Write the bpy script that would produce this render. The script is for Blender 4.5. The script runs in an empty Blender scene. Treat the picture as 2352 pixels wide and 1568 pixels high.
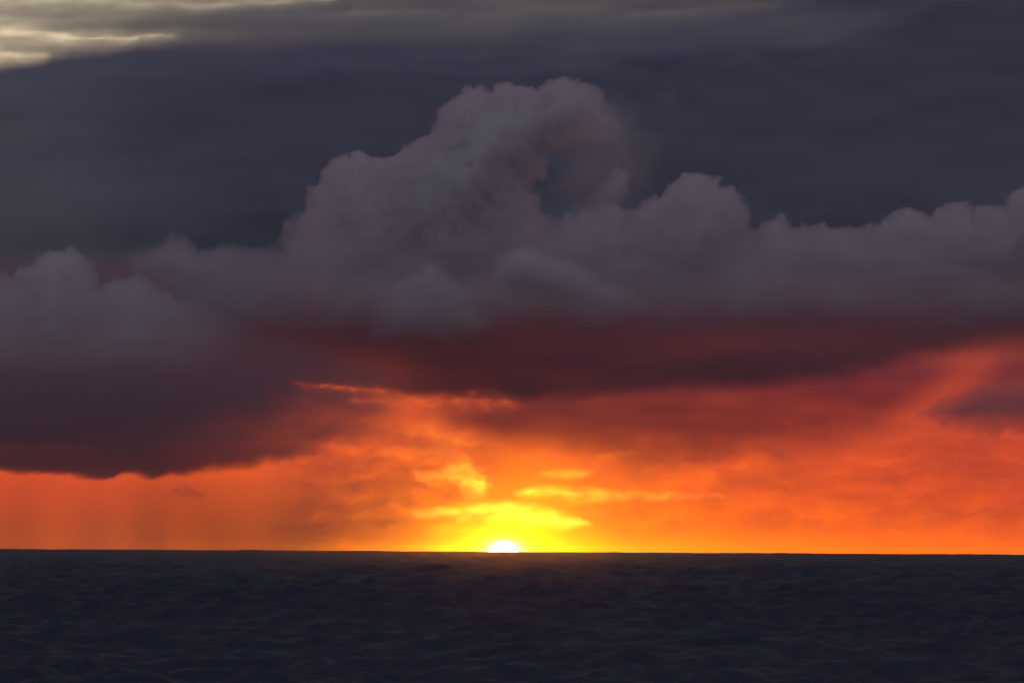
import bpy, math
import numpy as np

R = math.radians
scene = bpy.context.scene
col = scene.collection

# ------------------------------------------------------------------ camera
W, H = 2352.0, 1568.0                 # pixel grid in which the photograph was measured
HFOV = R(15.0)
FOC = W / 2 / math.tan(HFOV / 2)
CAM_Z = 6.0
PITCH = R(3.02)
ROLL = R(0.32)                       # the horizon drops a little to the right
cam_data = bpy.data.cameras.new('camera')
cam = bpy.data.objects.new('camera', cam_data)
col.objects.link(cam)
cam_data.sensor_fit = 'HORIZONTAL'
cam_data.angle = HFOV
cam_data.clip_start = 1.0
cam_data.clip_end = 600000.0
cam.location = (0, 0, CAM_Z)
from mathutils import Matrix, Vector
CM = Matrix.Rotation(R(90) + PITCH, 3, 'X') @ Matrix.Rotation(ROLL, 3, 'Z')
cam.rotation_euler = CM.to_euler()
scene.camera = cam
CMn = np.array(CM)


def ray(px, py):
    """unit-depth direction (x, 1, z) through a measured pixel; arrays welcome"""
    px = np.asarray(px, float); py = np.asarray(py, float)
    d = np.stack([(px - W / 2) / FOC, (H / 2 - py) / FOC, -np.ones_like(px)], -1) @ CMn.T
    return d / d[..., 1:2]


# ------------------------------------------------------------------ sun and sky
SUN_AZ = math.atan(ray(1157, 1268)[0])          # radians to the right of +Y
SUN_EL = R(-0.14)
SKY_STRENGTH = 0.004
SUND = Vector((math.sin(SUN_AZ) * math.cos(SUN_EL), math.cos(SUN_AZ) * math.cos(SUN_EL), math.sin(SUN_EL)))

sd = bpy.data.lights.new('sun_light', 'SUN')
sd.energy = 0.09
sd.angle = R(0.53)
sd.color = (1.0, 0.26, 0.01)
so = bpy.data.objects.new('sun_light', sd)
col.objects.link(so)
so.rotation_euler = (-Vector((SUND.x, SUND.y, math.sin(R(0.35))))).to_track_quat('-Z', 'Y').to_euler()

world = bpy.data.worlds.new('World')
scene.world = world
world.use_nodes = True
nt = world.node_tree
nt.nodes.clear()


class NG:
    """tiny helper for node graphs"""
    def __init__(s, tree): s.t = tree
    def n(s, kind, **kw):
        x = s.t.nodes.new(kind)
        for k, v in kw.items(): setattr(x, k, v)
        return x
    def put(s, sock, v):
        if hasattr(v, 'default_value') or hasattr(v, 'is_output'): s.t.links.new(v, sock)
        else: sock.default_value = v
    def m(s, op, a, b=None, c=None, clamp=False):
        x = s.n('ShaderNodeMath', operation=op, use_clamp=clamp)
        s.put(x.inputs[0], a)
        if b is not None: s.put(x.inputs[1], b)
        if c is not None: s.put(x.inputs[2], c)
        return x.outputs[0]
    def v(s, op, a, b=None):
        x = s.n('ShaderNodeVectorMath', operation=op)
        s.put(x.inputs[0], a)
        if b is not None: s.put(x.inputs[1], b)
        return x.outputs['Value'] if op in ('DOT_PRODUCT', 'LENGTH') else x.outputs[0]
    def sc(s, a, f):
        x = s.n('ShaderNodeVectorMath', operation='SCALE')
        s.put(x.inputs[0], a); s.put(x.inputs['Scale'], f)
        return x.outputs[0]
    def ramp(s, f, stops, interp='EASE'):
        x = s.n('ShaderNodeValToRGB')
        cr = x.color_ramp; cr.interpolation = interp
        while len(cr.elements) < len(stops): cr.elements.new(0.5)
        for e, (p, c) in zip(cr.elements, stops):
            e.position = p; e.color = (*c, 1)
        s.put(x.inputs[0], f)
        return x.outputs[0]


g = NG(nt)
dirv = g.v('NORMALIZE', g.n('ShaderNodeTexCoord').outputs['Generated'])
sep = g.n('ShaderNodeSeparateXYZ'); g.put(sep.inputs[0], dirv)
el = g.m('MULTIPLY', g.m('ARCSINE', sep.outputs['Z']), 180 / math.pi)           # elevation, degrees
az = g.m('MULTIPLY', g.m('SUBTRACT', g.m('ARCTAN2', sep.outputs['X'], sep.outputs['Y']), SUN_AZ), 180 / math.pi)
cosa = g.m('COSINE', g.m('MULTIPLY', az, math.pi / 180))
toward = g.m('POWER', g.m('MULTIPLY_ADD', cosa, 0.5, 0.5), 40.0)                 # 1 at the sun's bearing, 0 behind us
elp = g.m('MAXIMUM', el, 0.0)


def fall(x, scale):                   # exp(-x/scale)
    return g.m('EXPONENT', g.m('DIVIDE', x, -scale))


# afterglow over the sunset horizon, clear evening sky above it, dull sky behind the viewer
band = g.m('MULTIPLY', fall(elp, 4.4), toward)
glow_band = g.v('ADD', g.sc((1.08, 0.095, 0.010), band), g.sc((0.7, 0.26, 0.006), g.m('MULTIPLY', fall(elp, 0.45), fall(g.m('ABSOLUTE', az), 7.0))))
rise = g.n('ShaderNodeMapRange', interpolation_type='SMOOTHSTEP'); g.put(rise.inputs[0], elp); rise.inputs[1].default_value = 4.0; rise.inputs[2].default_value = 8.0
cream_f = g.m('MULTIPLY', g.m('MULTIPLY', rise.outputs[0], fall(g.m('MAXIMUM', g.m('SUBTRACT', elp, 9.0), 0.0), 1.8)), toward)
cream = g.sc((0.80, 0.80, 0.50), cream_f)
west = g.m('POWER', g.m('MULTIPLY_ADD', sep.outputs['Y'], 0.5, 0.5), 1.5)         # overcast on the sunset side, lighter behind the viewer
upper = g.sc((0.148, 0.141, 0.180), g.m('MULTIPLY', g.m('MULTIPLY_ADD', west, -0.68, 1.0), g.m('SUBTRACT', 1.0, g.m('MULTIPLY', toward, fall(elp, 5.0)))))
# aureole of the setting sun, flattened along the horizon
th = g.m('SQRT', g.m('ADD', g.m('POWER', g.m('MULTIPLY', az, 0.62), 2.0), g.m('POWER', g.m('ADD', el, 0.10), 2.0)))
aur = g.v('ADD', g.v('ADD', g.sc((1.6, 0.42, 0.004), fall(th, 1.0)), g.sc((5.0, 2.9, 0.02), fall(th, 0.27))), g.sc((60.0, 45.0, 18.0), fall(th, 0.046)))
sky = g.n('ShaderNodeTexSky', sky_type='NISHITA', sun_disc=False)
sky.sun_elevation = R(0.3); sky.sun_rotation = SUN_AZ
sky.altitude = 0; sky.air_density = 1.2; sky.dust_density = 2.5; sky.ozone_density = 1.5
total = g.v('ADD', g.v('ADD', glow_band, cream), g.v('ADD', upper, aur))
total = g.v('ADD', total, g.sc(sky.outputs[0], SKY_STRENGTH))
# below the horizon a dimmed glow is added to light the cloud bases pink
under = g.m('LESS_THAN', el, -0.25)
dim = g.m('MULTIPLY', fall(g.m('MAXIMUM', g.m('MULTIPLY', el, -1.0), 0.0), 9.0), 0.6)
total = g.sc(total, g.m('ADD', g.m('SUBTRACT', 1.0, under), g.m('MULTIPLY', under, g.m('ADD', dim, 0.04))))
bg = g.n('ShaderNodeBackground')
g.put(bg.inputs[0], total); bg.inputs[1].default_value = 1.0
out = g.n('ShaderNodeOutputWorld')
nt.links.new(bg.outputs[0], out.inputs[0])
world.cycles.sampling_method = 'MANUAL'
world.cycles.sample_map_resolution = 2048

scene.view_settings.view_transform = 'Standard'
scene.view_settings.look = 'None'
scene.view_settings.exposure = 0
scene.view_settings.gamma = 1
scene.render.engine = 'CYCLES'
scene.cycles.use_denoising = True
scene.cycles.max_bounces = 8
scene.cycles.volume_bounces = 6
scene.cycles.adaptive_threshold = 0.02
scene.cycles.diffuse_bounces = 2
scene.cycles.glossy_bounces = 2
scene.cycles.transparent_max_bounces = 64

# ------------------------------------------------------------------ noise helpers
rng = np.random.default_rng(7)


def _lat(ix, iy, seed):
    h = (ix.astype(np.int64) * 374761393 + iy.astype(np.int64) * 668265263 + seed * 974711) & 0xFFFFFFFF
    h = ((h ^ (h >> 13)) * 1274126177) & 0xFFFFFFFF
    h = ((h ^ (h >> 16)) * 2246822519) & 0xFFFFFFFF
    return ((h ^ (h >> 15)) & 0xFFFFFF) / float(0x1000000)


def vnoise(x, y, seed=0):
    ix = np.floor(x); iy = np.floor(y)
    fx = x - ix; fy = y - iy
    ux = fx * fx * fx * (fx * (fx * 6 - 15) + 10); uy = fy * fy * fy * (fy * (fy * 6 - 15) + 10)
    def grad(dx, dy):
        a = _lat(ix + dx, iy + dy, seed) * 2 * math.pi
        return np.cos(a) * (fx - dx) + np.sin(a) * (fy - dy)
    a = grad(0, 0) * (1 - ux) + grad(1, 0) * ux
    b = grad(0, 1) * (1 - ux) + grad(1, 1) * ux
    return (a * (1 - uy) + b * uy) * 1.5          # about -1..1


def fbm(x, y, octv=4, seed=0, gain=0.5):
    s = np.zeros_like(x, float); a = 1.0; tot = 0
    for k in range(octv):
        s += a * vnoise(x * 2 ** k + 17.3 * k, y * 2 ** k - 9.1 * k, seed + k * 31); tot += a; a *= gain
    return s / tot


def puffs(x, y, seed=0):
    """round cauliflower bumps, 0..1"""
    ix = np.floor(x); iy = np.floor(y)
    best = np.zeros_like(x, float)
    for dx in (-1, 0, 1):
        for dy in (-1, 0, 1):
            cx = ix + dx; cy = iy + dy
            jx = cx + 0.15 + 0.7 * _lat(cx, cy, seed); jy = cy + 0.15 + 0.7 * _lat(cx, cy, seed + 5)
            r = 0.55 + 0.45 * _lat(cx, cy, seed + 9)
            d2 = ((x - jx) ** 2 + (y - jy) ** 2) / (r * r)
            best = np.maximum(best, np.sqrt(np.maximum(0, 1 - d2)) * r)
    return best


def billow(x, y, octv=4, seed=0, gain=0.55):
    s = np.zeros_like(x, float); a = 1.0; tot = 0
    for k in range(octv):
        s += a * puffs(x * 1.9 ** k + 3.7 * k, y * 1.9 ** k + 8.3 * k, seed + 40 * k); tot += a; a *= gain
    return s / tot


def sstep(a, b, x):
    t = np.clip((x - a) / (b - a), 0, 1)
    return t * t * (3 - 2 * t)


def sdf(px, py, poly):
    """signed distance in measured pixels, positive inside"""
    P = np.array(poly, float); Q = np.roll(P, -1, 0)
    d2 = np.full(px.shape, 1e18); inside = np.zeros(px.shape, bool)
    for (x0, y0), (x1, y1) in zip(P, Q):
        ex, ey = x1 - x0, y1 - y0
        t = np.clip(((px - x0) * ex + (py - y0) * ey) / (ex * ex + ey * ey + 1e-9), 0, 1)
        d2 = np.minimum(d2, (px - x0 - t * ex) ** 2 + (py - y0 - t * ey) ** 2)
        if y0 != y1:
            c = ((y0 > py) != (y1 > py)) & (px < (x1 - x0) * (py - y0) / (y1 - y0) + x0)
            inside ^= c
    return np.where(inside, 1, -1) * np.sqrt(d2)


# ------------------------------------------------------------------ materials
def cloud_material(name, albedo, density, g_):
    m = bpy.data.materials.new(name); m.use_nodes = True
    t = m.node_tree; t.nodes.clear()
    o = t.nodes.new('ShaderNodeOutputMaterial')
    v = t.nodes.new('ShaderNodeVolumePrincipled')
    v.inputs['Color'].default_value = (*albedo, 1)
    v.inputs['Density'].default_value = density
    v.inputs['Anisotropy'].default_value = g_
    v.inputs['Density Attribute'].default_value = ''
    t.links.new(v.outputs[0], o.inputs['Volume'])
    return m


def tag(o, label=None, cat=None, group=None, kind=None):
    for k, v in (('label', label), ('category', cat), ('group', group), ('kind', kind)):
        if v: o[k] = v
    return o


def lens_mesh(name, front, back, keep, mat, origin):
    """closed mesh between two vertex grids that meet where keep is False"""
    ny, nx = keep.shape
    cell = keep[:-1, :-1] | keep[1:, :-1] | keep[:-1, 1:] | keep[1:, 1:]
    used = np.zeros((ny, nx), bool)
    used[:-1, :-1] |= cell; used[1:, :-1] |= cell; used[:-1, 1:] |= cell; used[1:, 1:] |= cell
    fi = np.full((ny, nx), -1); fi[used] = np.arange(used.sum())
    n1 = int(used.sum())
    inner = keep.copy(); inner[0] = inner[-1] = False; inner[:, 0] = inner[:, -1] = False
    bi = fi.copy(); bi[inner] = n1 + np.arange(inner.sum())
    mid = 0.5 * (front + back)
    fr = np.where(inner[..., None], front, mid)
    verts = np.concatenate([fr[used], back[inner]]) - origin
    def tris(idx, flip):                              # same diagonal on both sides; no face where both sides touch
        out = []
        for (r0, c0), (r1, c1), (r2, c2) in (((0, 0), (0, 1), (1, 1)), ((0, 0), (1, 1), (1, 0))):
            sl = lambda a, r, c: a[r:ny - 1 + r, c:nx - 1 + c]
            on = cell & (sl(inner, r0, c0) | sl(inner, r1, c1) | sl(inner, r2, c2))
            k = [sl(idx, r0, c0)[on], sl(idx, r1, c1)[on], sl(idx, r2, c2)[on]]
            out.append(np.stack(k[::-1] if flip else k, -1))
        return np.concatenate(out)
    q = np.concatenate([tris(fi, False), tris(bi, True)])
    me = bpy.data.meshes.new(name)
    me.vertices.add(len(verts)); me.vertices.foreach_set('co', verts.astype(np.float32).ravel())
    me.loops.add(q.size); me.loops.foreach_set('vertex_index', q.astype(np.int32).ravel())
    me.polygons.add(len(q)); me.polygons.foreach_set('loop_start', np.arange(0, q.size, 3, dtype=np.int32))
    me.polygons.foreach_set('use_smooth', np.ones(len(q), bool))
    me.update(calc_edges=True)
    me.materials.append(mat)
    o = bpy.data.objects.new(name, me); o.location = origin
    col.objects.link(o)
    return o


def upright_cloud(name, label, mat, dist, box, thick, step=3.0, lean=0.0, front_share=0.6, group=None):
    """a cloud body standing at a distance; thick(px, py) gives its depth in metres over the measured box"""
    x0, x1, y0, y1 = box
    px, py = np.meshgrid(np.arange(x0, x1 + step, step), np.arange(y1, y0 - step, -step))
    t = thick(px, py)
    d = ray(px, py)
    t = np.maximum(t, 0); keep = t > 1.0
    up = (y1 - py) / max(1.0, y1 - y0)
    depth = dist + lean * up
    c = d * depth[..., None]; c[..., 2] += CAM_Z
    s = 1.0
    f = c.copy(); f[..., 1] -= t * front_share
    b = c.copy(); b[..., 1] += t * (1 - front_share)
    origin = c.reshape(-1, 3)[keep.ravel()].mean(0); origin[2] = c[..., 2][keep].min()
    o = lens_mesh(name, f, b, keep, mat, origin)
    return tag(o, label, 'cloud', group)


# ------------------------------------------------------------------ sea
def build_sea():
    RE = 6.371e6
    r = [60.0, 90.0, 120.0, 140.0, 150.0]
    while r[-1] < 14000:                              # fine steps where single waves can be told apart
        q = r[-1]
        r.append(q + (0.45 if q < 400 else min(0.45 + (q - 400) * 0.0022, q * 0.0029) if q < 1500 else q * 0.0029))
    r = np.array(r); step_r = np.gradient(r)
    a = np.concatenate([np.linspace(-180, -9.5, 40)[:-1], np.linspace(-9.5, 9.5, 350), np.linspace(9.5, 180, 40)[1:]])
    A, Rr = np.meshgrid(np.radians(a), r)
    X = Rr * np.sin(A); Y = Rr * np.cos(A)
    Z = np.zeros_like(X); DX = np.zeros_like(X); DY = np.zeros_like(X)
    rg = np.random.default_rng(11)
    lam = np.exp(np.linspace(math.log(0.9), math.log(170), 130)) * rg.uniform(0.97, 1.03, 130)
    for L in lam:
        kk = 2 * math.pi / L
        th = R(205) + rg.normal(0, 0.85 if L < 20 else 0.6)          # running toward the viewer, a little across
        amp = 0.0100 * L if L < 8 else 0.080 * (8 / L) ** 0.3 + (0.12 if L > 55 else 0.0)
        amp *= rg.uniform(0.4, 1.4)
        phase = rg.uniform(0, 6.283)
        wr = np.clip((L / (2.0 * step_r) - 1) / 1.2, 0, 1)
        nr = int((wr > 0).sum())
        if not nr: continue
        sl = (slice(0, nr), slice(39, 39 + 350))
        dx, dy = math.sin(th), math.cos(th)
        ph = kk * (dx * X[sl] + dy * Y[sl]) + phase
        w = wr[:nr, None] * amp
        Z[sl] += w * np.cos(ph)
        q = 1.0 * w * np.sin(ph)
        DX[sl] -= dx * q; DY[sl] -= dy * q
    # gusty patches: groups of bigger and smaller waves
    grp = 1 + 0.35 * fbm(X / 90, Y / 140, 2, 5)
    X = X + DX * grp; Y = Y + DY * grp; Z = Z * grp - Rr ** 2 / (2 * RE)
    V = np.stack([X, Y, Z], -1)
    ny, nx = X.shape
    idx = np.arange(ny * nx).reshape(ny, nx)
    q = np.stack([idx[:-1, :-1], idx[:-1, 1:], idx[1:, 1:], idx[1:, :-1]], -1).reshape(-1, 4)
    # close the disc under the viewer
    verts = np.concatenate([V.reshape(-1, 3), [[0, 0, 0]]])
    fan = np.stack([np.full(nx - 1, ny * nx), idx[0, 1:], idx[0, :-1]], -1)
    me = bpy.data.meshes.new('sea')
    me.vertices.add(len(verts)); me.vertices.foreach_set('co', verts.astype(np.float32).ravel())
    li = np.concatenate([q.ravel(), fan.ravel()]).astype(np.int32)
    me.loops.add(len(li)); me.loops.foreach_set('vertex_index', li)
    me.polygons.add(len(q) + len(fan))
    me.polygons.foreach_set('loop_start', np.concatenate([np.arange(len(q)) * 4, len(q) * 4 + np.arange(len(fan)) * 3]).astype(np.int32))
    me.polygons.foreach_set('use_smooth', np.ones(len(q) + len(fan), bool))
    me.update(calc_edges=True)
    m = bpy.data.materials.new('sea_water'); m.use_nodes = True
    s = NG(m.node_tree); b = m.node_tree.nodes['Principled BSDF']
    b.inputs['Base Color'].default_value = (0.042, 0.060, 0.100, 1)
    b.inputs['IOR'].default_value = 1.333
    b.inputs['Roughness'].default_value = 0.56
    b.inputs['Specular IOR Level'].default_value = 0.5
    tc = s.n('ShaderNodeTexCoord')
    n1 = s.n('ShaderNodeTexNoise'); n1.inputs['Scale'].default_value = 1.6; n1.inputs['Detail'].default_value = 4
    s.put(n1.inputs['Vector'], tc.outputs['Object'])
    bp = s.n('ShaderNodeBump'); bp.inputs['Strength'].default_value = 0.8; bp.inputs['Distance'].default_value = 0.12
    s.put(bp.inputs['Height'], n1.outputs[0]); s.put(b.inputs['Normal'], bp.outputs[0])
    me.materials.append(m)
    o = bpy.data.objects.new('sea', me); col.objects.link(o)
    tag(o, 'dark slate blue choppy sea reaching to the horizon', kind='structure')


build_sea()

# ------------------------------------------------------------------ sun disc
def build_sun():
    D = 200000.0; rad = D * math.tan(R(0.235))
    import bmesh
    bm = bmesh.new(); bmesh.ops.create_uvsphere(bm, u_segments=48, v_segments=24, radius=rad)
    me = bpy.data.meshes.new('sun'); bm.to_mesh(me); bm.free()
    m = bpy.data.materials.new('sun_surface'); m.use_nodes = True
    t = m.node_tree; t.nodes.clear()
    e = t.nodes.new('ShaderNodeEmission'); e.inputs[0].default_value = (1.0, 0.62, 0.22, 1); e.inputs[1].default_value = 30
    o_ = t.nodes.new('ShaderNodeOutputMaterial'); t.links.new(e.outputs[0], o_.inputs[0])
    m.cycles.emission_sampling = 'NONE'
    me.materials.append(m)
    o = bpy.data.objects.new('sun', me); o.location = SUND * D
    col.objects.link(o)
    tag(o, 'white hot setting sun half sunk behind the sea horizon', 'sun')


build_sun()

# ------------------------------------------------------------------ clouds
SIG = 0.0045
CUM_SIG = 0.015
RAIN_SIG = 0.0025
CUMULUS = cloud_material('cumulus_vapour', (0.985, 0.962, 0.99), CUM_SIG, 0.0)
MURK = cloud_material('cloud_base_vapour', (0.78, 0.69, 0.77), SIG, 0.1)
PALE = cloud_material('pale_haze_vapour', (0.985, 0.985, 0.975), SIG, -0.3)
EMBER = cloud_material('thin_red_vapour', (0.62, 0.36, 0.66), SIG, 0.2)
DECK_SIG = 0.02
DECK = cloud_material('rain_deck_vapour', (0.71, 0.73, 0.83), DECK_SIG, -0.3)
STRATUS = cloud_material('stratus_vapour', (0.88, 0.91, 0.92), SIG, -0.4)
RAIN = cloud_material('rain_haze', (0.68, 0.56, 0.62), RAIN_SIG, 0.2)
WISP_SIG = 0.0006
WISP = cloud_material('thin_ice_vapour', (0.99, 0.99, 0.99), WISP_SIG, 0.97)


def warp(px, py, amp, size, seed, octv=4):
    return px + amp * fbm(px / size, py / size, octv, seed, 0.6), py + amp * fbm(px / size, py / size, octv, seed + 77, 0.6)


def interp(px, pts):
    p = np.array(pts, float)
    return np.interp(px, p[:, 0], p[:, 1])


def streak(px, py, pts, seed, amp=7, size=45):
    amp *= 1.5
    """soft streak along a list of (x, y, half width): 1 on its spine, 0 outside"""
    wx, wy = warp(px, py, amp, size, seed)
    p = np.array(pts, float)
    yc = np.interp(wx, p[:, 0], p[:, 1]); hw = np.interp(wx, p[:, 0], p[:, 2])
    ends = sstep(p[0, 0], p[0, 0] + 40, wx) * sstep(p[-1, 0], p[-1, 0] - 40, wx)
    return np.clip(1 - (np.abs(wy - yc) / np.maximum(hw * 1.5, 1)), 0, 1) ** 1.5 * ends


# --- high layers far behind the cumulus
def deck_tau(px, py):
    wx, wy = warp(px, py, 18, 160, 51)
    edge = interp(wx, [(-500, 190), (0, 158), (150, 135), (300, 118), (500, 108), (900, 92), (1150, 80), (1400, 60), (1600, 50), (1800, 20),
                       (2000, -60), (2250, -140), (2900, -200)])
    soft = interp(wx, [(-500, 60), (300, 80), (700, 120), (1400, 130), (2352, 200)]) * (1 + 0.5 * fbm(px / 200, py / 60, 3, 55))
    up = sstep(0, 1, (wy - edge) / (1.5 * soft) + 0.45) ** 3
    body = 24 + 12 * fbm(px / 520, py / 190, 3, 61)
    return up * body * sstep(interp(px, [(-3000, 850), (420, 850), (720, 770), (6000, 770)]), 490, wy) ** 3 * sstep(-3000, -2500, px) * sstep(5350, 4800, px)


upright_cloud('stratus_cloud', 'broad dark slate cloud deck filling the sky behind the cumulus towers', DECK, 46000,
              (-3000, 5350, -260, 870), lambda px, py: deck_tau(px, py) / DECK_SIG, step=13, lean=5000, front_share=0.3)


def veil_tau(px, py):
    st = fbm(px / 330, py / 28 + px / 900, 5, 81)
    base = interp(px, [(-500, 1.2), (100, 1.5), (400, 2.4), (700, 3.2), (1000, 3.6), (1500, 3.2), (1900, 3.6), (2100, 6.0), (2900, 8)])
    t = base * (1 + 0.75 * st)
    gap = np.maximum.reduce([streak(px, py, [(-500, 60, 50), (0, 74, 42), (150, 84, 34), (240, 90, 26), (340, 86, 14), (430, 82, 6)], 91, 4),
                             streak(px, py, [(-500, 120, 40), (0, 126, 28), (60, 130, 18), (140, 126, 6)], 92, 4),
                             0.75 * streak(px, py, [(-500, -10, 46), (0, -2, 36), (250, 4, 32), (420, 12, 28), (640, 6, 26), (800, -6, 14)], 93, 5)])
    gap = gap * np.clip(0.8 + 0.7 * fbm(px / 90, py / 12, 4, 98), 0.2, 1.2)
    soft_gap = np.maximum.reduce([0.3 * streak(px, py, [(780, 14, 22), (900, 10, 20), (1100, 26, 16), (1400, 20, 12)], 94, 8),
                                  0.32 * streak(px, py, [(1420, 40, 22), (1700, 42, 20), (1900, 50, 26), (1980, 60, 16)], 95, 9),
                                  0.25 * streak(px, py, [(1760, 75, 30), (1870, 70, 38), (1960, 75, 26)], 96, 9)])
    t = t * np.clip(1 - 0.95 * gap, 0.10, 1) * (1 - soft_gap)
    return np.maximum(t, 0.03) * sstep(210, 90, py) * sstep(-260, -180, py) * sstep(-520, -300, px) * sstep(2880, 2650, px)


upright_cloud('streaky_cloud', 'pale streaky cloud veil with cream gaps along the top', STRATUS, 56000,
              (-520, 2880, -270, 340), lambda px, py: veil_tau(px, py) / SIG, step=7, lean=3000, front_share=0.4)


def grey_tau(px, py):
    wx, wy = warp(px, py, 60, 260, 71)
    a = sstep(620, -50, wx) * sstep(90, 190, wy) * sstep(760, 520, wy)
    b = 1.5 * sstep(0, 1, 1 - np.abs(wy - 62 - 0.004 * wx) / 80) * sstep(2150, 1800, wx) * sstep(200, 700, wx)
    return (0.5 * a + 0.5 * b) * (0.85 + 0.6 * fbm(px / 260, py / 70, 5, 72)) * sstep(-520, -300, px)


upright_cloud('haze_cloud', 'lighter grey cloud haze in front of the dark deck at left', PALE, 42000, (-520, 2200, -80, 800),
              lambda px, py: grey_tau(px, py) / SIG, step=6, lean=2500, front_share=0.4)


# --- cumulus bodies
def heap(poly, depth, run, fade, seed, puff=110, edge=25, edge_size=62, power=0.95, rough=0.28, side=None, erode=None, base=2.4, small=10):
    """depth map of a heaped cloud: cauliflower rim, small billows over the body, thinning out towards its base"""
    def f(px, py):
        wx, wy = warp(px, py, edge, edge_size, seed, 6)
        fine = billow(px * 1.6 / edge_size, py * 1.6 / edge_size, 6, seed + 50, 0.66)
        s_ = sdf(wx, wy, poly) + edge * 1.2 * (fine - 0.45) + small * (billow(px / 19, py / 19, 3, seed + 57, 0.6) - 0.45)
        b = billow(px / puff, py / puff, 5, seed + 20, 0.55)
        t = depth * (np.clip(s_, 0, run) / run) ** power * (1.0 - rough / 2 + rough * b + 0.07 * (fine - 0.45) + 0.03 * fbm(px / 13, py / 13, 3, seed + 90))
        t *= np.clip((fade[1] - py + 30 * fbm(px / 120, py / 60, 3, seed + 33)) / (fade[1] - fade[0]), 0, 1) ** base
        if side:
            wob = 40 * fbm(px / 90, py / 90, 3, seed + 60)
            t *= sstep(side[0], side[1], px + wob) * sstep(side[3], side[2], px + wob)
        if erode:
            w = sstep(erode[0], erode[1], px + 0.3 * py - 0.3 * erode[2])
            t *= np.clip(1 - w * (0.93 - 0.7 * fbm(px / 70, py / 45, 5, seed + 70, 0.6)), 0, 1) ** 1.5
        return t
    return f


TOWER = [(520, 640), (600, 585), (640, 560), (660, 525), (690, 490), (710, 450), (740, 415), (770, 375), (815, 350), (850, 360), (880, 370),
         (905, 355), (950, 330), (985, 315), (1005, 290), (1015, 250), (1035, 225), (1070, 205), (1110, 207), (1130, 215), (1150, 195),
         (1165, 195), (1185, 205), (1240, 210), (1260, 190), (1290, 182), (1330, 190), (1370, 205), (1400, 235), (1430, 260), (1445, 300),
         (1430, 335), (1380, 325), (1330, 325), (1280, 345), (1250, 375), (1225, 420), (1225, 450), (1245, 485), (1300, 520), (1420, 640),
         (1450, 920), (380, 920), (420, 720)]
upright_cloud('cumulus_cloud', 'tall grey cumulus cloud towering over the setting sun', CUMULUS, 18500, (370, 1480, 160, 920),
              heap(TOWER, 1700, 260, (390, 780), 3, side=(430, 640, 1450, 1560), erode=(1290, 1480, 240)), lean=1900, step=3)

DOME = [(1250, 540), (1300, 500), (1340, 485), (1375, 480), (1400, 476), (1420, 480), (1440, 490), (1455, 494), (1470, 475),
        (1500, 455), (1530, 445), (1545, 415), (1570, 400), (1600, 410), (1630, 415), (1665, 430), (1690, 445), (1715, 480), (1725, 510),
        (1740, 560), (1800, 620), (1850, 900), (1150, 900), (1180, 640), (1220, 560)]
upright_cloud('cumulus_cloud', 'rounded grey cumulus dome right of the tall cloud tower', CUMULUS, 18000, (1140, 1870, 370, 910),
              heap(DOME, 1200, 200, (440, 780), 8, puff=90, side=(1150, 1330, 1690, 1860)), lean=900)

BANK = [(1640, 640), (1700, 560), (1735, 530), (1760, 515), (1790, 500), (1820, 512), (1850, 525), (1900, 520), (1940, 515), (1990, 522), (2030, 500),
        (2070, 490), (2120, 490), (2160, 480), (2210, 477), (2260, 485), (2310, 480), (2330, 440), (2352, 430), (2420, 410), (2520, 430), (2620, 470),
        (2640, 860), (1500, 860), (1520, 700)]
upright_cloud('cumulus_cloud', 'long low grey cumulus bank reaching the right edge of the picture', CUMULUS, 17200, (1490, 2660, 390, 880),
              heap(BANK, 1100, 190, (490, 760), 12, puff=100, side=(1540, 1800, 2600, 2700)), lean=800)

LEFT = [(-260, 640), (-150, 650), (0, 640), (40, 625), (80, 600), (120, 580), (155, 575), (185, 590), (210, 620), (235, 650), (270, 640),
        (310, 635), (345, 650), (400, 680), (520, 720), (620, 760), (640, 930), (-260, 930)]
upright_cloud('cumulus_cloud', 'small peaked grey cumulus mound at the left edge', CUMULUS, 16800, (-280, 660, 550, 940),
              heap(LEFT, 1100, 170, (590, 880), 16, puff=90, side=(-400, -300, 330, 640)), lean=800)

WARM = [(290, 600), (340, 575), (390, 542), (430, 548), (465, 572), (510, 560), (560, 575), (620, 570), (680, 600), (700, 800), (420, 800), (380, 690), (330, 640)]
upright_cloud('ragged_cloud', 'ragged brownish cloud scrap between the left mound and the tower', CUMULUS, 19600, (270, 720, 510, 820),
              heap(WARM, 260, 130, (580, 790), 19, base=1.5, side=(280, 330, 560, 700), puff=70, edge=22, edge_size=60, power=0.9))

PUFF = [(840, 720), (865, 685), (890, 660), (920, 640), (960, 625), (985, 605), (1010, 615), (1040, 640), (1070, 665), (1110, 690), (1140, 725), (1160, 800), (820, 800)]
upright_cloud('cumulus_puff', 'small domed puff in front of the tower base above the sun', CUMULUS, 16900, (800, 1180, 580, 810),
              heap(PUFF, 420, 110, (620, 790), 23, base=1.3, side=(820, 900, 1060, 1160), puff=60, edge=7, edge_size=30))

PUFFB = [(1125, 640), (1145, 590), (1180, 575), (1215, 568), (1260, 590), (1300, 600), (1350, 620), (1385, 650), (1430, 660), (1490, 680), (1530, 705),
         (1480, 725), (1380, 722), (1260, 712), (1190, 690), (1140, 670)]
upright_cloud('cumulus_puff', 'low pinkish roll of cloud below the rounded dome', CUMULUS, 16600, (1100, 1560, 540, 750),
              heap(PUFFB, 360, 70, (600, 750), 27, base=1.3, side=(1100, 1180, 1380, 1530), puff=60, edge=8, edge_size=34))

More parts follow.
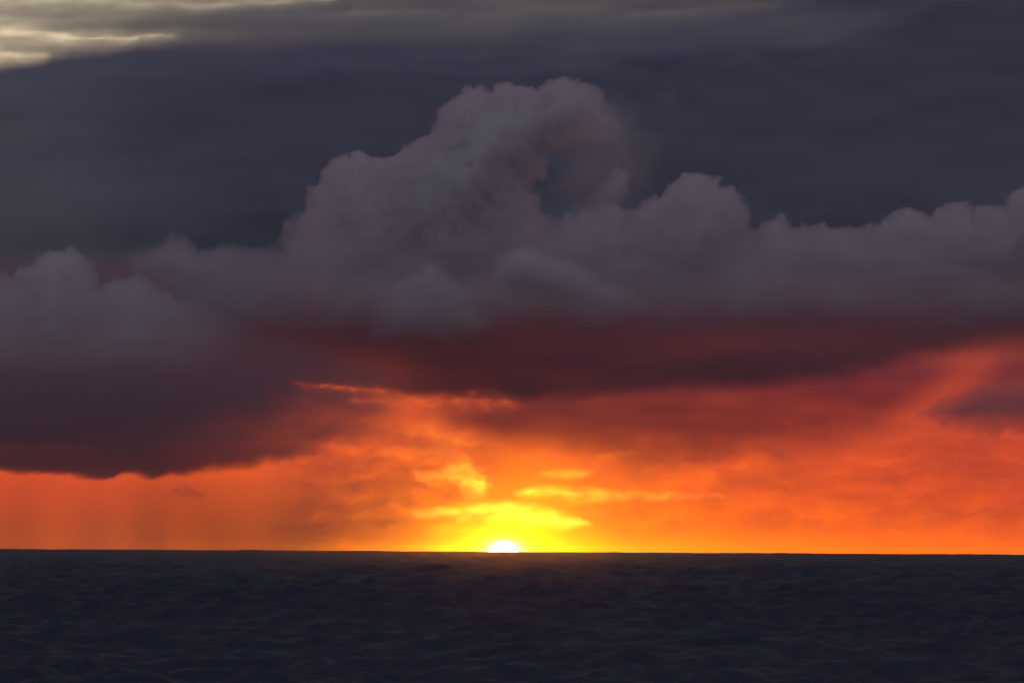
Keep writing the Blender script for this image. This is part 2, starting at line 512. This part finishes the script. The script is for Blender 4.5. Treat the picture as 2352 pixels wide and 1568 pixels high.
ARM = [(1270, 500), (1310, 475), (1345, 460), (1375, 438), (1398, 404), (1420, 388), (1445, 392), (1448, 425), (1432, 465), (1440, 520), (1280, 540)]
upright_cloud('ragged_cloud', 'thin ragged cloud arm rising between the tower and the dome', CUMULUS, 18300, (1240, 1480, 360, 550),
              heap(ARM, 220, 60, (430, 560), 25, puff=50, edge=16, edge_size=40, power=1.1))

FILM = [(1270, 330), (1330, 220), (1400, 200), (1470, 250), (1520, 330), (1510, 420), (1450, 490), (1340, 500), (1260, 470)]
upright_cloud('ragged_cloud', 'faint cloud film filling the gap right of the tower top', CUMULUS, 18900, (1190, 1600, 140, 560),
              heap(FILM, 42, 110, (560, 561), 37, puff=80, edge=45, edge_size=90, power=1.2, base=0.01))

TUFT = [(1490, 225), (1510, 205), (1540, 200), (1565, 215), (1560, 240), (1525, 248)]
upright_cloud('cumulus_puff', 'tiny faint cloud tuft floating right of the tower top', CUMULUS, 18800, (1460, 1600, 170, 280),
              heap(TUFT, 28, 50, (300, 301), 29, base=0.01, puff=40, edge=12, edge_size=40, power=1.2))


# --- dark cloud bases
def carve(px, py):
    return np.clip(0.6 + 1.0 * fbm(px / 55, py / 20, 5, 105, 0.6), 0, 1.2) * np.maximum.reduce([streak(px, py, [(640, 870, 8), (720, 884, 13), (820, 891, 15), (880, 899, 20), (940, 922, 22), (1000, 922, 24), (1100, 918, 28), (1210, 928, 16)], 101, 9),
                              streak(px, py, [(780, 917, 6), (860, 920, 10), (940, 928, 9), (980, 932, 5)], 102, 7),
                              0.8 * streak(px, py, [(1040, 905, 12), (1110, 895, 16), (1180, 905, 10)], 103, 9)])


def base_tau(px, py):
    wx, wy = warp(px, py, 14, 120, 111)
    low = interp(wx, [(-300, 1000), (300, 990), (600, 940), (700, 905), (900, 900), (1160, 912), (1400, 905), (1500, 890), (1650, 882), (1750, 876), (1900, 858), (2000, 838),
                      (2100, 815), (2200, 795), (2352, 780), (2700, 760)])
    soft = interp(wx, [(-300, 240), (300, 220), (600, 120), (900, 44), (1400, 46), (1900, 60), (2352, 90)])
    t = (1.9 + 0.8 * sstep(880, 700, py) + 0.6 * fbm(px / 300, py / 80, 4, 113)) * sstep(0, 1, (low - wy) / soft + 0.5)
    t += 0.9 * sstep(250, 480, px) * sstep(1300, 1050, px) * sstep(870, 740, py)
    t += 0.7 * sstep(1100, 1350, px) * sstep(830, 700, py)
    t *= sstep(560, 690, wy) * sstep(-300, -150, px) * sstep(2700, 2500, px)
    return t * np.clip(1 - 1.0 * carve(px, py), 0.08, 1)


upright_cloud('mauve_cloud', 'dark mauve underside of the cumulus bank above the red glow', MURK, 20500, (-300, 2700, 550, 1020),
              lambda px, py: base_tau(px, py) / SIG, step=5.5, front_share=0.25)


def shelf_tau(px, py):
    wx, wy = warp(px, py, 14, 75, 121, 6)
    poly = [(-320, 690), (0, 690), (300, 700), (560, 740), (760, 780), (900, 820), (960, 900), (930, 990), (860, 1020), (760, 1052), (640, 1076), (500, 1088), (400, 1098),
            (330, 1102), (290, 1096), (235, 1107), (190, 1103), (100, 1096), (0, 1085), (-150, 1078), (-320, 1090)]
    s_ = sdf(wx, wy, poly)
    low = sstep(0, 1, s_ / interp(px, [(-300, 26), (300, 26), (560, 40), (700, 60), (950, 130)]))                                          # crisp lower edge
    right = sstep(900, 200, px)
    t = (1.2 + 2.0 * right + 0.7 * fbm(px / 200, py / 50, 4, 123)) * low
    t *= sstep(700, 930, py) * sstep(-300, -150, px)
    return t * np.clip(1 - 1.0 * carve(px, py), 0.08, 1)


upright_cloud('shelf_cloud', 'low dark cloud shelf with a crisp lower edge at left', MURK, 19300, (-320, 980, 690, 1130),
              lambda px, py: shelf_tau(px, py) / SIG, step=4, front_share=0.25)


def red_tau(px, py):
    wx, wy = warp(px, py, 22, 150, 131)
    low = interp(wx, [(840, 960), (1000, 960), (1180, 1010), (1350, 1030), (1500, 1045), (1650, 1035), (1800, 1010), (2000, 975), (2150, 935), (2352, 900), (2700, 880)])
    soft = interp(wx, [(840, 70), (1180, 90), (1500, 110), (2000, 130), (2352, 140)])
    t = (1.4 + 0.8 * fbm(px / 260, py / 70, 5, 133)) * sstep(0, 1, (low - wy) / soft + 0.5)
    ray_ = np.exp(-(((px - 2190) * 0.62 + (py - 880) * 0.78) / 48) ** 2) * sstep(1950, 2080, px) * sstep(2360, 2250, px)
    t *= 1 - 0.5 * ray_
    return t * sstep(760, 860, py) * sstep(840, 1100, px) * sstep(2700, 2500, px) * np.clip(1 - 1.0 * carve(px, py), 0.08, 1)


upright_cloud('cloud_veil', 'smouldering red cloud veil under the dark bank right of the sun', EMBER, 24500, (840, 2700, 750, 1160),
              lambda px, py: red_tau(px, py) / SIG, step=5)

def mottle(label, box, top, tau, dist, seed, xf, con):
    def f(px, py):
        wx, wy = warp(px, py, 30, 140, seed)
        n = fbm(wx / 210, wy / 46, 6, seed + 3, 0.58) + 0.35 * fbm(wx / 60, wy / 40, 4, seed + 9)
        ty = interp(px, top)
        return tau / SIG * np.clip(0.55 + con * n, 0, 2) * sstep(ty - 90, ty + 30, wy) * sstep(1275, 1180, py) ** 0.7 \
            * sstep(xf[0], xf[1], px) * sstep(xf[3], xf[2], px)
    return upright_cloud('broken_cloud', label, EMBER, dist, box, f, step=5, group='broken thin clouds over the orange strip')


mottle('thin mottled red cloud over the orange sky right of the sun', (1150, 2650, 900, 1280), [(1150, 1060), (2650, 960)], 0.5, 25500, 171, (1180, 1480, 2450, 2640), 0.95)
mottle('thin mottled red cloud between the shelf and the sun', (560, 1330, 880, 1280), [(560, 1020), (1330, 980)], 0.95, 25000, 175, (560, 760, 980, 1300), 0.8)

PATCH = [(2105, 955), (2150, 925), (2200, 900), (2260, 880), (2352, 872), (2560, 870), (2600, 1000), (2352, 1000), (2250, 995), (2160, 980)]
upright_cloud('scud_cloud', 'dark red scud patch at the right edge above the orange sky', MURK, 22500, (2070, 2640, 840, 1030),
              heap(PATCH, 330, 60, (1030, 1031), 141, base=0.01, puff=70, edge=20, edge_size=70, power=1.0), step=3)
upright_cloud('scud_cloud', 'faint dark smudge of cloud in the orange strip under the shelf', MURK, 22000, (350, 520, 1100, 1160),
              lambda px, py: 0.35 / SIG * streak(px, py, [(370, 1132, 8), (430, 1130, 16), (490, 1136, 8)], 143, 14, 30), step=2)


# --- rain under the shelf
def rain_curtain(label, x0, x1, tau, dist, seed, soft, soft_end):
    def f(px, py):
        lean = (py - 1110) * -0.05
        x = px + lean
        w = sstep(x0, x0 + soft, x) * sstep(x1 + 10, x1 - soft_end, x)
        return tau / RAIN_SIG * w * (0.85 + 0.35 * fbm(x / 190, py / 400, 2, seed)) * (0.35 * sstep(1030, 1130, py) + 0.65 * sstep(1090, 1260, py)) * sstep(1286, 1282, py)
    o = upright_cloud('rain_curtain', label, RAIN, dist, (x0 - 20, x1 + 40, 1025, 1286), f, step=4)
    o['category'] = 'rain'


rain_curtain('pale veil of rain falling below the shelf at the left edge', -250, 390, 1.25, 17500, 151, 60, 140)
rain_curtain('darker streak of rain beside the pale rain veil at left', 240, 1060, 1.7, 21500, 152, 150, 420)


# --- thin clouds lit from behind by the sun
def wisp(label, box, tau_fn, dist):
    upright_cloud('glowing_wisp', label, WISP, dist, box, lambda px, py: 3.6 * tau_fn(px, py) * np.clip(0.65 + 1.1 * fbm(px / 40, py / 18, 5, int(box[0]), 0.6), 0, 2.2) / WISP_SIG, step=2, group='glowing wisps around the sun')


wisp('bright yellow arched wisp right above the sun', (920, 1390, 1110, 1240),
     lambda px, py: 0.16 * streak(px, py, [(930, 1176, 8), (1000, 1178, 12), (1080, 1174, 18), (1160, 1176, 26), (1240, 1188, 24), (1300, 1198, 18), (1370, 1206, 6)], 161, 6, 40), 28000)
wisp('crooked golden cloud scrap up and left of the sun', (910, 1160, 1020, 1170),
     lambda px, py: 0.10 * np.maximum(streak(px, py, [(935, 1092, 10), (1010, 1096, 20), (1060, 1080, 24), (1125, 1100, 12)], 163, 14, 34),
                                      streak(px, py, [(1020, 1085, 12), (1080, 1108, 34), (1135, 1118, 16)], 164, 14, 34)), 27500)
wisp('long thin golden streak up and right of the sun', (1160, 1710, 1080, 1180),
     lambda px, py: 0.09 * streak(px, py, [(1170, 1132, 6), (1250, 1128, 15), (1350, 1136, 18), (1420, 1138, 14), (1540, 1140, 10), (1690, 1138, 4)], 165, 7, 36), 28500)
wisp('short orange streak above the long golden one', (1220, 1400, 1060, 1115),
     lambda px, py: 0.05 * streak(px, py, [(1230, 1088, 5), (1300, 1088, 12), (1380, 1084, 6)], 167, 6, 36), 27000)
wisp('small orange wisp below the red veil right of the sun', (1350, 1500, 1025, 1065),
     lambda px, py: 0.04 * streak(px, py, [(1360, 1048, 5), (1420, 1044, 10), (1480, 1042, 5)], 168, 6, 36), 26500)
wisp('wide orange glowing cloud patch under the fiery streak left of centre', (800, 1250, 950, 1110),
     lambda px, py: 0.022 * np.maximum(streak(px, py, [(900, 985, 10), (980, 990, 28), (1040, 1010, 26), (1100, 1040, 12)], 169, 18, 50),
                                      streak(px, py, [(830, 1035, 8), (900, 1030, 24), (1000, 1040, 26), (1100, 1060, 14)], 170, 18, 50)), 26000)


# ------------------------------------------------------------------ haze added for the red glow on the sea under the sun
def build_haze():
    x, z0, z1 = 14150.0, -34.0, 9.0
    v = [(sx * x, sy * x, z) for z in (z0, z1) for sx, sy in ((-1, -1), (1, -1), (1, 1), (-1, 1))]
    f = [(3, 2, 1, 0), (4, 5, 6, 7), (0, 1, 5, 4), (1, 2, 6, 5), (2, 3, 7, 6), (3, 0, 4, 7)]
    me = bpy.data.meshes.new('haze'); me.from_pydata(v, [], f); me.update()
    me.materials.append(cloud_material('glow_haze', (0.98, 0.97, 0.96), HAZE_DENSITY, 0.975))
    o = bpy.data.objects.new('haze', me); col.objects.link(o)
    tag(o, 'thin haze added over the sea for the red glow below the sun', kind='stuff')


HAZE_DENSITY = 5.5e-6
build_haze()
